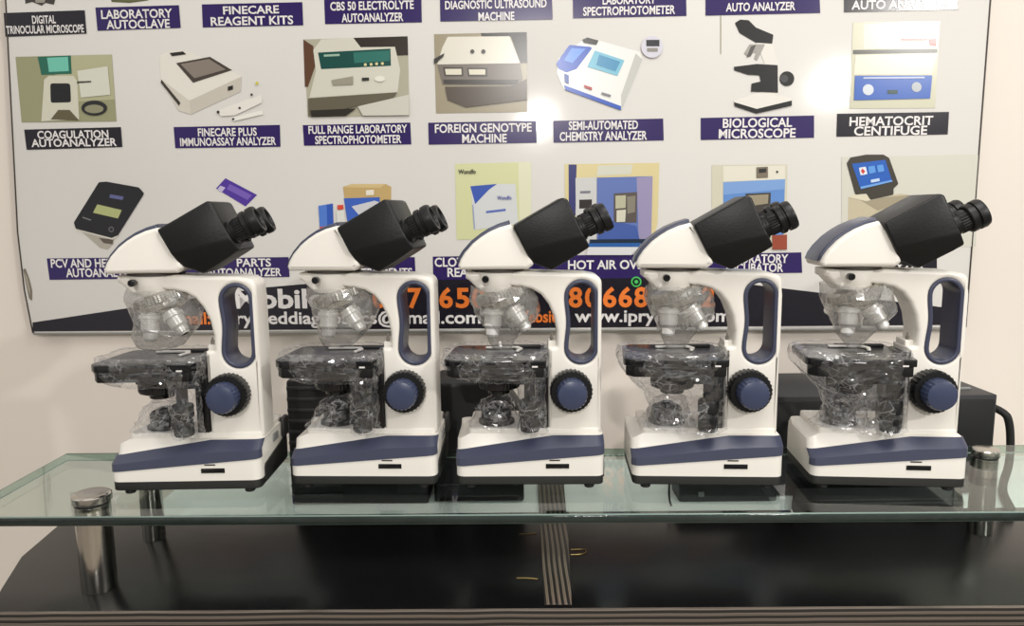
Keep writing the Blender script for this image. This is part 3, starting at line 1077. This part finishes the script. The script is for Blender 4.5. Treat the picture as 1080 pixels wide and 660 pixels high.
def low_box():
    yf = 1.125
    a = atz(714, 539, TZ)
    x0 = aty(716, 530, yf).x
    x1 = aty(820, 530, yf).x
    h = 0.052
    w = (x1 - x0) / 2
    r = empty('power_adapter', ((x0 + x1) / 2, yf + 0.03, TZ))
    link('case', extrude_mesh([rounded([(-w, -0.03), (w, -0.03), (w, 0.03), (-w, 0.03)], 0.006)], h / 2, 0.003, 'XY'), M['equip'], r).location = (0, 0, h / 2)
    link('plug', box_mesh(-w * 0.62, -w * 0.5, -0.034, -0.029, 0.01, 0.017, 0.0008), M['grey_label'], r)
    tag(r, 'low black power adapter seen through the glass below the fourth microscope', 'adapter')
    p = [aty(707, 500, yf), aty(705.5, 515, yf - 0.004), aty(706, 528, yf - 0.012), aty(708, 538, yf - 0.02)]
    p[-1].z = max(p[-1].z, TZ + 0.003)
    cb = link('thin_cable', tube_mesh([(v.x, v.y, max(v.z, TZ + 0.002)) for v in p] , 0.0017, 8), M['rubber'])
    tag(cb, 'thin black cable standing left of the low black power adapter', 'cable')


low_box()


def block():  # low black block added to fill the dark area under the glass
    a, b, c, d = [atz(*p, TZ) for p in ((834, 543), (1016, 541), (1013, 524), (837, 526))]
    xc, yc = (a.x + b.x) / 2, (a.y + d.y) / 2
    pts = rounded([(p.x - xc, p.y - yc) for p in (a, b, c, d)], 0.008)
    r = empty('black_block', (xc, yc, TZ))
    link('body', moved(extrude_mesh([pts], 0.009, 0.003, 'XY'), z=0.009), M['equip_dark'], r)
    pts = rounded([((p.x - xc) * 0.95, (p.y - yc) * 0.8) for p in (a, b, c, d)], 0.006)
    link('top_layer', moved(extrude_mesh([pts], 0.0015, 0.0008, 'XY'), z=0.019), M['equip'], r)
    tag(r, 'flat black plastic tray seen through the glass below the rightmost microscope', 'block')


block()

# ------------------------------------------------------------------ microscopes
mm = 0.001
SY = 0.9665                   # depth of each microscope's centre


def MMP(pts):
    return [(x * mm, z * mm) for x, z in pts]


def base_body():
    xs = [-94, -93.4, -91.5, -88.5, -84, -78, -60, -30, 0, 29, 50, 70, 78, 84, 88.5, 91.5, 93.4, 94]
    rr = 10.0
    rings, trim_o, trim_i = [], [], []
    for x in xs:
        e_ = 94 - abs(x)
        ins_ = rr - math.sqrt(max(0, rr * rr - (rr - e_) ** 2)) if e_ < rr else 0
        zb = 31 + (x + 94) / 188 * 15
        zt = 47 + (x + 94) / 123 * 19 if x < 29 else 66
        zp = 59 + (x + 94) / 16 * 7.8 if x < -78 else 66.8
        i2 = ins_ * 0.8
        ring = [(-62 + ins_, 18), (-62 + ins_, zb), (-60.5 + i2, zb + (zt - zb) * 0.52), (-47 + i2, zt), (-43 + i2, zt + 0.6), (-38 + i2 * 0.7, zp), (34 - i2 * .7, zp), (44 - i2, 66), (52 - i2, 58), (56 - ins_, 46), (56 - ins_, 18)]
        rings.append([Vector((x, y, z)) * mm for y, z in ring])
        trim_i.append([Vector((x, y, z)) * mm for y, z in ring[1:4]])
        ex = 0.9 if x > 0 else -0.9
        ends = ex * (1 if e_ < 6 else 0)
        trim_o.append([Vector((x + ends, y + dy, z + dz)) * mm for (y, z), (dy, dz) in zip(ring[1:4], ((-1.0, 0.0), (-0.9, 0.6), (-0.2, 1.1)))])
    bm = bmesh.new()
    vs = [[bm.verts.new(p) for p in r] for r in rings]
    for A, B in zip(vs, vs[1:]):
        for i in range(len(A) - 1):
            bm.faces.new((A[i], B[i], B[i + 1], A[i + 1]))
        bm.faces.new((A[-1], B[-1], B[0], A[0]))
    bm.faces.new(vs[0])
    bm.faces.new(vs[-1])
    body = from_bm(bm)
    bm = bmesh.new()
    vo = [[bm.verts.new(p) for p in r] for r in trim_o]
    vi = [[bm.verts.new(p) for p in r] for r in trim_i]
    for k in range(len(vo) - 1):
        for i in range(2):
            bm.faces.new((vo[k][i], vo[k + 1][i], vo[k + 1][i + 1], vo[k][i + 1]))
        bm.faces.new((vo[k][0], vi[k][0], vi[k + 1][0], vo[k + 1][0]))
        bm.faces.new((vo[k][2], vo[k + 1][2], vi[k + 1][2], vi[k][2]))
    for k in (0, -1):
        for i in range(2):
            bm.faces.new((vo[k][i], vo[k][i + 1], vi[k][i + 1], vi[k][i]))
    return body, from_bm(bm)


def slot_outline(grow):
    cx, zt, zb, hw = 66.3, 265.5, 157.0, 21.0
    pts = []
    n = 14
    for i in range(n + 1):
        a = PI * i / n
        pts.append((cx + (hw - grow) * math.cos(a), zt - hw + (hw - grow) * math.sin(a)))
    for k in range(1, 10):
        t = k / 10
        z = zt - hw + (zb + hw - zt + hw) * t
        pts.append((cx - (hw - grow) + 2.6 * math.sin(PI * t) ** 2, z))
    for i in range(n + 1):
        a = PI + PI * i / n
        pts.append((cx + (hw - grow) * math.cos(a), zb + hw + (hw - grow) * math.sin(a)))
    return MMP(pts)


def children(o):
    return [c for c in bpy.data.objects if c.parent == o]


def make_microscope():
    S = empty('microscope', (0, SY, Z0))
    for sx in (-76, 76):
        for sy in (-50, 44):
            link('foot', lathe([(0, 0), (5.5 * mm, 0), (6.5 * mm, 1 * mm), (6.5 * mm, 7.5 * mm), (0, 7.5 * mm)], Matrix.Translation((sx * mm, sy * mm, 0)), 20), M['rubber'], S)
    pan = rounded([(-93.5, -61.5), (93.5, -61.5), (93.5, 55.5), (-93.5, 55.5)], 10, 6)
    link('base_pan', moved(extrude_mesh([MMP(pan)], 6.4 * mm, 1.5 * mm, 'XY'), z=12.8 * mm), M['pan'], S)
    b, t = base_body()
    body = link('base', b, M['white'], S, 28)
    link('base_trim', t, M['navy'], S, 22)
    sp = rounded([(-46, 10), (53, 10), (53, 44), (-46, 33)], 5)
    link('side_panel', moved(extrude_mesh([MMP(sp)], 1.6 * mm, 0.8 * mm, 'YZ'), x=94.2 * mm), M['pan'], S)
    link('power_socket', box_mesh(92 * mm, 99 * mm, 32 * mm, 55 * mm, 44 * mm, 72 * mm, 3 * mm), M['pan'], S)
    link('power_switch', box_mesh(93 * mm, 96 * mm, -6 * mm, 14 * mm, 50 * mm, 60 * mm, 0.8 * mm), M['grey_label'], S)
    tp = rounded([(-79, -37), (91, -37), (91, 50), (-79, 50)], 7)
    link('top_plate', moved(extrude_mesh([MMP(tp)], 4.5 * mm, 2 * mm, 'XY'), z=69 * mm), M['white'], S)
    lp = link('maker_plate', box_mesh(20 * mm, 49.5 * mm, -62.9 * mm, -61.5 * mm, 28.3 * mm, 34.3 * mm, 0.3 * mm), M['black_gloss'], S)
    link('serial_mark', box_mesh(24.5 * mm, 38 * mm, -62.6 * mm, -61.5 * mm, 38.2 * mm, 39.6 * mm), M['black_gloss'], lp, 0)

    # arm and pillar
    arm = [(24, 68), (24, 179), (35, 180), (35.5, 199), (32, 218), (25, 234.5), (15.5, 247), (4, 254), (-11, 257.5), (-35, 259.5),
           (-62, 252), (-68, 258), (-76, 266), (-80, 268), (-80, 276.8), (-20, 277.3), (70, 274), (92.3, 270), (92.6, 68)]
    rad = [0, 2, 2, 6, 8, 8, 8, 8, 8, 4, 2, 3, 3, 2, 1, 2, 12, 20, 0]
    outline_ = rounded(MMP(arm), [r * mm for r in rad], 6)
    link('arm', extrude_mesh([outline_, slot_outline(0.6)], 23 * mm, 5 * mm, 'XZ', 3), M['white'], S, 30)
    link('handle_rim', extrude_mesh([slot_outline(-0.6), slot_outline(4.8)], 23.6 * mm, 2 * mm, 'XZ', 2), M['navy'], S, 40)
    link('nose_mount', lathe([(0, 276.5 * mm), (30 * mm, 276.5 * mm), (31 * mm, 275 * mm), (30.5 * mm, 266 * mm), (27 * mm, 257 * mm), (24 * mm, 251 * mm), (0, 251 * mm)], Matrix.Translation((-42 * mm, 0, 0)), 56), M['white'], S, 30)
    link('clamp_screw', lathe([(0, 0), (4.2 * mm, 0), (4.4 * mm, 1 * mm), (4.4 * mm, 8 * mm), (3.6 * mm, 9 * mm), (2 * mm, 9 * mm), (1.8 * mm, 7.5 * mm), (0, 7.5 * mm)], along((-54 * mm, -32 * mm, 268.5 * mm), (0, -1, 0)), 24), M['black_gloss'], S)
    st = link('stop_block', box_mesh(24.5 * mm, 35 * mm, -14 * mm, 14 * mm, 178 * mm, 186 * mm, 1 * mm), M['white'], S)
    link('stop_screw', lathe([(0, 0), (2.4 * mm, 0), (2.4 * mm, 7 * mm), (1.2 * mm, 8 * mm), (1.2 * mm, 11 * mm), (0, 11 * mm)], Matrix.Translation((29 * mm, -9 * mm, 184 * mm)), 16), M['steel'], st)

    # focus knobs
    for s in (-1, 1):
        ck = link('coarse_knob', lathe([(0, 0), (25 * mm, 0), (27 * mm, 2 * mm), (27.2 * mm, 17.5 * mm), (25.5 * mm, 20 * mm), (16 * mm, 20.5 * mm), (0, 20.5 * mm)], along((53 * mm, s * 22.5 * mm, 125 * mm), (0, s, 0)), 40, (30, 1.5 * mm, 1.5 * mm, 18 * mm)), M['black'], S, 30)
        link('fine_knob', lathe([(0, 0), (19 * mm, 0), (20 * mm, 2 * mm), (19.4 * mm, 14 * mm), (17.4 * mm, 17.5 * mm), (12.5 * mm, 19 * mm), (6 * mm, 19.6 * mm), (0, 19.8 * mm)], along((53 * mm, s * 42 * mm, 125 * mm), (0, s, 0)), 40, (22, 1.3 * mm, 1.5 * mm, 14.5 * mm)), M['navy_knob'], ck, 30)

    # nosepiece and objectives
    ax = Vector((0.30, 0.0, -0.95)).normalized()
    c0 = Vector((-38, 0, 252)) * mm
    nose = link('nosepiece', lathe([(0, 0), (30 * mm, 0), (34 * mm, 3 * mm), (34 * mm, 12 * mm), (31 * mm, 14 * mm), (29 * mm, 20 * mm), (18 * mm, 24 * mm), (0, 25 * mm)], along(c0, ax), 48, (48, 0.9 * mm, 2.5 * mm, 12.5 * mm)), M['steel'], S, 30)

    def objective(p, d, L, r):
        o_ = link('objective', lathe([(0, 0), (r, 0), (r, 4 * mm), (r * 1.22, 5 * mm), (r * 1.22, 9 * mm), (r * 0.98, 10 * mm), (r * 0.98, L * 0.62), (r * 0.75, L * 0.72), (r * 0.72, L * 0.92), (r * 0.55, L), (0, L)], along(p, d), 32), M['silver'], S, 30)
        link('front_lens', lathe([(0, 0), (r * 0.45, 0), (r * 0.3, 0.5 * mm), (0, 0.7 * mm)], along(Vector(p) + Vector(d).normalized() * L, d), 16), M['lens'], o_)
    objective(Vector((-46, -12, 230)) * mm, (-0.03, -0.1, -1), 38 * mm, 11.5 * mm)
    objective(Vector((-21, -12, 229)) * mm, (0.55, -0.15, -0.83), 34 * mm, 10.8 * mm)
    objective(Vector((-30, 14, 228)) * mm, (0.3, 0.35, -0.88), 36 * mm, 9.0 * mm)
    objective(Vector((-52, 13, 236)) * mm, (-0.35, 0.35, -0.87), 24 * mm, 9.0 * mm)

    # stage
    sg = rounded([(-107, -50), (-96, -62), (20, -62), (23, -50), (23, 46), (-100, 46)], [14, 10, 3, 3, 3, 18], 6)
    stage = link('stage', moved(extrude_mesh([MMP(sg)], 4.5 * mm, 1.2 * mm, 'XY'), z=165.5 * mm), M['black_gloss'], S)
    fr = rounded([(-104, -48), (-95, -60), (18, -60), (18, -44), (-70, -44), (-100, -30)], 4)
    link('stage_rim', moved(extrude_mesh([MMP(fr)], 7 * mm, 1.5 * mm, 'XY'), z=155 * mm), M['black'], stage)
    link('slide_rail', box_mesh(-46 * mm, 16 * mm, 27 * mm, 35 * mm, 169.5 * mm, 173 * mm, 1 * mm), M['equip'], stage)
    link('slide_clip', moved(extrude_mesh([MMP(rounded([(-58, 24), (-14, 24), (-8, 10), (-14, -8), (-18, -6), (-14, 10), (-20, 18), (-58, 18)], 2))], 1.2 * mm, 0.4 * mm, 'XY'), z=171.5 * mm), M['silver'], stage)
    link('scale_mark', box_mesh(3 * mm, 10 * mm, -62.6 * mm, -61.6 * mm, 161.5 * mm, 163.4 * mm), M['white_ink'], stage, 0)
    br = [(8, 72), (23.5, 72), (23.5, 172), (-8, 160), (8, 140)]
    link('stage_bracket', extrude_mesh([MMP(br)], 24 * mm, 1.5 * mm, 'XZ'), M['black_gloss'], S)
    link('condenser', lathe([(0, 118 * mm), (15 * mm, 118 * mm), (16 * mm, 122 * mm), (22 * mm, 124 * mm), (27 * mm, 126 * mm), (28 * mm, 129 * mm), (28 * mm, 136 * mm), (26 * mm, 138 * mm), (20 * mm, 139 * mm), (20 * mm, 161 * mm), (0, 161 * mm)], Matrix.Translation((-40 * mm, -10 * mm, 0)), 40, (40, 0.8 * mm, 128 * mm, 137 * mm)), M['black_gloss'], S)
    link('condenser_mount', box_mesh(-62 * mm, 10 * mm, -34 * mm, 14 * mm, 139 * mm, 151 * mm, 2 * mm), M['black_gloss'], S)
    link('condenser_arm', box_mesh(-20 * mm, 12 * mm, -14 * mm, 6 * mm, 128 * mm, 138 * mm, 2 * mm), M['black'], S)
    sk = link('stage_knob', lathe([(0, 69 * mm), (11 * mm, 69 * mm), (12.2 * mm, 71 * mm), (12.2 * mm, 87 * mm), (11 * mm, 88.5 * mm), (8.5 * mm, 89 * mm), (8.5 * mm, 91 * mm), (11.5 * mm, 91.5 * mm), (13 * mm, 93 * mm), (13 * mm, 107 * mm), (12 * mm, 109 * mm), (7 * mm, 110 * mm), (7 * mm, 160 * mm), (0, 160 * mm)], Matrix.Translation((0 * mm, -44 * mm, 7 * mm)), 40, (26, 1.0 * mm, 70.5 * mm, 87.5 * mm)), M['black'], S, 30)
    # lamp in the base
    lm = link('lamp_housing', lathe([(0, 72 * mm), (24 * mm, 72 * mm), (24 * mm, 77 * mm), (20 * mm, 79 * mm), (20 * mm, 92 * mm), (18 * mm, 95 * mm), (16 * mm, 95.5 * mm), (15 * mm, 93 * mm), (0, 93 * mm)], Matrix.Translation((-44 * mm, -6 * mm, 0)), 40), M['black'], S)
    link('lamp_lens', lathe([(0, 102 * mm), (6 * mm, 101.2 * mm), (11 * mm, 98.5 * mm), (15 * mm, 93.2 * mm), (0, 93 * mm)], Matrix.Translation((-44 * mm, -6 * mm, 0)), 32), M['lens'], lm)

    # viewing head
    hd = [(-88.5, 285.5), (-86, 280.2), (-2, 280.2), (5.5, 286), (4.2, 291), (-2.4, 306), (-12, 322), (-23, 336), (-37, 332.2), (-50, 326.5), (-60, 320.3), (-70, 312.5), (-80, 301.5), (-85.5, 293)]
    hr = [2, 2, 3, 3, 2, 10, 10, 1, 10, 10, 10, 10, 10, 6]
    link('head_housing', extrude_mesh([rounded(MMP(hd), [r * mm for r in hr], 5)], 38 * mm, 5 * mm, 'XZ', 3), M['white'], S, 30)
    outc = [(-91.5, 287), (-88.6, 295.2), (-82.6, 304.4), (-72, 316), (-61.6, 324), (-51.2, 330.5), (-37.8, 336.4), (-24.5, 340.4)]
    link('head_cap', extrude_mesh([MMP([(-80, 296), (-66, 310), (-46, 322), (-22, 331)][::-1] + [(-86.3, 289)] + outc)], 30 * mm, 2.5 * mm, 'XZ', 3), M['navy'], S, 30)
    link('head_ring', lathe([(0, 276.6 * mm), (34 * mm, 276.6 * mm), (34 * mm, 281 * mm), (0, 281 * mm)], Matrix.Translation((-40 * mm, 0, 0)), 48), M['dark_edge'], S)

    # binocular prism body
    A, B, B2, C2, Dm = (-20, 333.5, 44), (41, 368, 43), (47, 366, 43), (75, 307.5, 40), (64, 300, 38)
    D, E_, F = (28, 278.2, 32), (2, 289, 34), (-5, 303, 44)
    G = (60, 337, 44)
    H_ = (68, 321, 44)
    bm = bmesh.new()
    order = [A, B, B2, G, H_, C2, Dm, D, E_, F]
    f_ = [bm.verts.new(Vector((x, -h, z)) * mm) for x, z, h in order]
    k_ = [bm.verts.new(Vector((x, h, z)) * mm) for x, z, h in order]
    n = len(order)
    for i in range(n):
        j = (i + 1) % n
        bm.faces.new((f_[i], f_[j], k_[j], k_[i]))
    for v in (f_, k_):
        bm.faces.new((v[0], v[1], v[2], v[3], v[4], v[9]))
        bm.faces.new((v[9], v[4], v[5], v[6], v[7], v[8]))
    bmesh.ops.recalc_face_normals(bm, faces=bm.faces)
    bmesh.ops.bevel(bm, geom=list(bm.edges), offset=2.6 * mm, segments=3, affect='EDGES', profile=0.5)
    link('prism_housing', from_bm(bm), M['black'], S, 32)
    d = Vector((0.898, 0, 0.441))
    for s in (-1, 1):
        p = Vector((62, s * 26, 328)) * mm
        tb = link('eyepiece_tube', lathe([(0, -6 * mm), (15 * mm, -6 * mm), (15 * mm, 5 * mm), (13.2 * mm, 6 * mm), (13.2 * mm, 9 * mm), (14.2 * mm, 10 * mm), (14.2 * mm, 22 * mm), (0, 22 * mm)], along(p, d), 40, (28, 0.9 * mm, 9.5 * mm, 22 * mm)), M['black'], S, 30)
        ec = link('eyecup', lathe([(0, 20 * mm), (16.2 * mm, 20 * mm), (17.6 * mm, 21.5 * mm), (17.6 * mm, 26.5 * mm), (16 * mm, 27.5 * mm), (16 * mm, 29.5 * mm), (18 * mm, 30.5 * mm), (18.2 * mm, 37 * mm), (16.8 * mm, 40.5 * mm), (13 * mm, 41 * mm), (11.5 * mm, 38 * mm), (0, 37 * mm)], along(p, d), 40), M['black'], tb, 30)
    for ch in children(S):
        if ch.name.split('.')[0] not in ('foot', 'base_pan', 'base', 'base_trim', 'side_panel', 'power_socket', 'power_switch', 'top_plate', 'maker_plate', 'lamp_housing'):
            ch.location.y = -12 * mm
    return S


proto = make_microscope()
GROUP = 'microscopes in a row on the glass shelf'




def copy_tree(o, parent=None):
    c = o.copy()
    C.objects.link(c)
    c.parent = parent
    for ch in children(o):
        copy_tree(ch, c)
    return c


SPOTS = [(-0.415, 0.959, math.radians(1), 'leftmost white binocular microscope in the row, beside the front steel post'),
         (-0.190, 0.971, math.radians(-2), 'white binocular microscope second from left, in front of the black ribbed case'),
         (0.0222, 0.965, math.radians(-1), 'middle white binocular microscope of the five, under the pale green leaflet picture'),
         (0.248, 0.958, math.radians(-3), 'white binocular microscope second from right, under the incubator picture'),
         (0.4742, 0.948, math.radians(-5), 'rightmost white binocular microscope in the row, in front of the dark grey case')]
scopes = [proto] + [copy_tree(proto) for _ in SPOTS[1:]]
TURN = (4, -4, 1, -5, -2)     # each viewing head is swivelled a little differently
for S, t_ in zip(scopes, TURN):
    a = math.radians(t_)
    for ch in children(S):
        if ch.name.split('.')[0] in ('head_housing', 'head_cap', 'head_ring', 'prism_housing', 'eyepiece_tube'):
            pv = Vector((-0.040, -0.012, 0))
            ch.rotation_euler = (0, 0, a)
            ch.location = pv + Matrix.Rotation(a, 3, 'Z') @ Vector((0.040, 0, 0))
for S, (x, y, rz, lab) in zip(scopes, SPOTS):
    S.location = (x, y, Z0)
    S.rotation_euler = (0, 0, rz)
    tag(S, lab, 'microscope', GROUP)


# the clear film each microscope is still packed in
def R6(rows):
    return [(z * mm, cx * mm, cy * mm, rx * mm, ry * mm, sq) for z, cx, cy, rx, ry, sq in rows]


BAG = {
    'round': [(257, -36, 0, 39, 36, 2), (243, -32, 0, 44, 40, 2.2), (226, -28, 0, 42, 38, 2.2), (208, -29, -2, 36, 33, 2.2), (192, -34, -3, 28, 25, 2.3), (180, -38, -4, 17, 15, 2.2)],
    'boxy': [(258, -36, 0, 40, 37, 2), (244, -33, 0, 44, 40, 2.2), (228, -30, 0, 43, 38, 2.4), (210, -32, -2, 39, 35, 2.6), (196, -38, -2, 34, 30, 2.6), (184, -42, -4, 26, 22, 2.4), (180, -44, -4, 12, 12, 2)],
    'funnel': [(257, -36, 0, 38, 36, 2), (240, -32, 0, 43, 40, 2.2), (222, -27, 0, 41, 37, 2.2), (208, -29, -2, 32, 29, 2.2), (196, -33, -3, 23, 18, 2.2), (184, -35, -4, 14, 9, 2), (174, -35, -4, 9, 6, 2)],
}
ST_SHORT = [(176.5, -40, -8, 58, 46, 3.0), (175, -41, -8, 67, 54, 3.2), (168, -42, -8, 68, 56, 3.6), (156, -42, -8, 67, 56, 3.6), (146, -38, -10, 62, 54, 3.2), (140, -30, -14, 50, 46, 3)]
ST_LONG = [(176.5, -40, -8, 58, 46, 3.0), (175, -41, -8, 67, 54, 3.2), (168, -42, -8, 68, 56, 3.6), (156, -42, -8, 67, 56, 3.6), (140, -36, -10, 60, 54, 3), (120, -26, -14, 50, 46, 2.6), (100, -22, -16, 46, 42, 2.4), (80, -22, -14, 50, 44, 2.4), (75, -22, -14, 52, 46, 2.4)]
KN = [(158, 2, -42, 16, 18, 2.4), (140, 3, -42, 17, 18, 2.4), (110, 3, -42, 17, 18, 2.2), (85, 3, -42, 17, 18, 2.2), (75, 4, -42, 19, 19, 2.2)]
LB = [(75, -46, -8, 37, 33, 2.2), (82, -45, -8, 30, 28, 2.2), (94, -44, -8, 26, 25, 2.2), (105, -42, -8, 22, 21, 2.2), (112, -38, -8, 14, 13, 2), (114, -36, -8, 6, 6, 2)]
PLAN = [('boxy', ST_SHORT, True, 1), ('round', ST_SHORT, True, 2), ('funnel', ST_SHORT, True, 3), ('funnel', ST_LONG, False, 4), ('funnel', ST_LONG, False, 5)]
for S, (bag, st, kn, sd) in zip(scopes, PLAN):
    film = [link('nosepiece_wrap', wrap_mesh(R6(BAG[bag]), sd, 4.4 * mm, seg=30, sub=3, scale=38), M['film_milky'], S, 0),
            link('stage_wrap', wrap_mesh(R6(st), sd + 10, 3.6 * mm, seg=76, sub=4, scale=55), M['film'], S, 0),
            link('lamp_wrap', wrap_mesh(R6(LB), sd + 30, 4.2 * mm, seg=34, sub=3, scale=60), M['film'], S, 0)]
    if kn:
        film.append(link('knob_wrap', wrap_mesh(R6(KN), sd + 20, 3.2 * mm, seg=26, sub=4, scale=75), M['film'], S, 0))
    for f_ in film:
        f_.location.y = -12 * mm
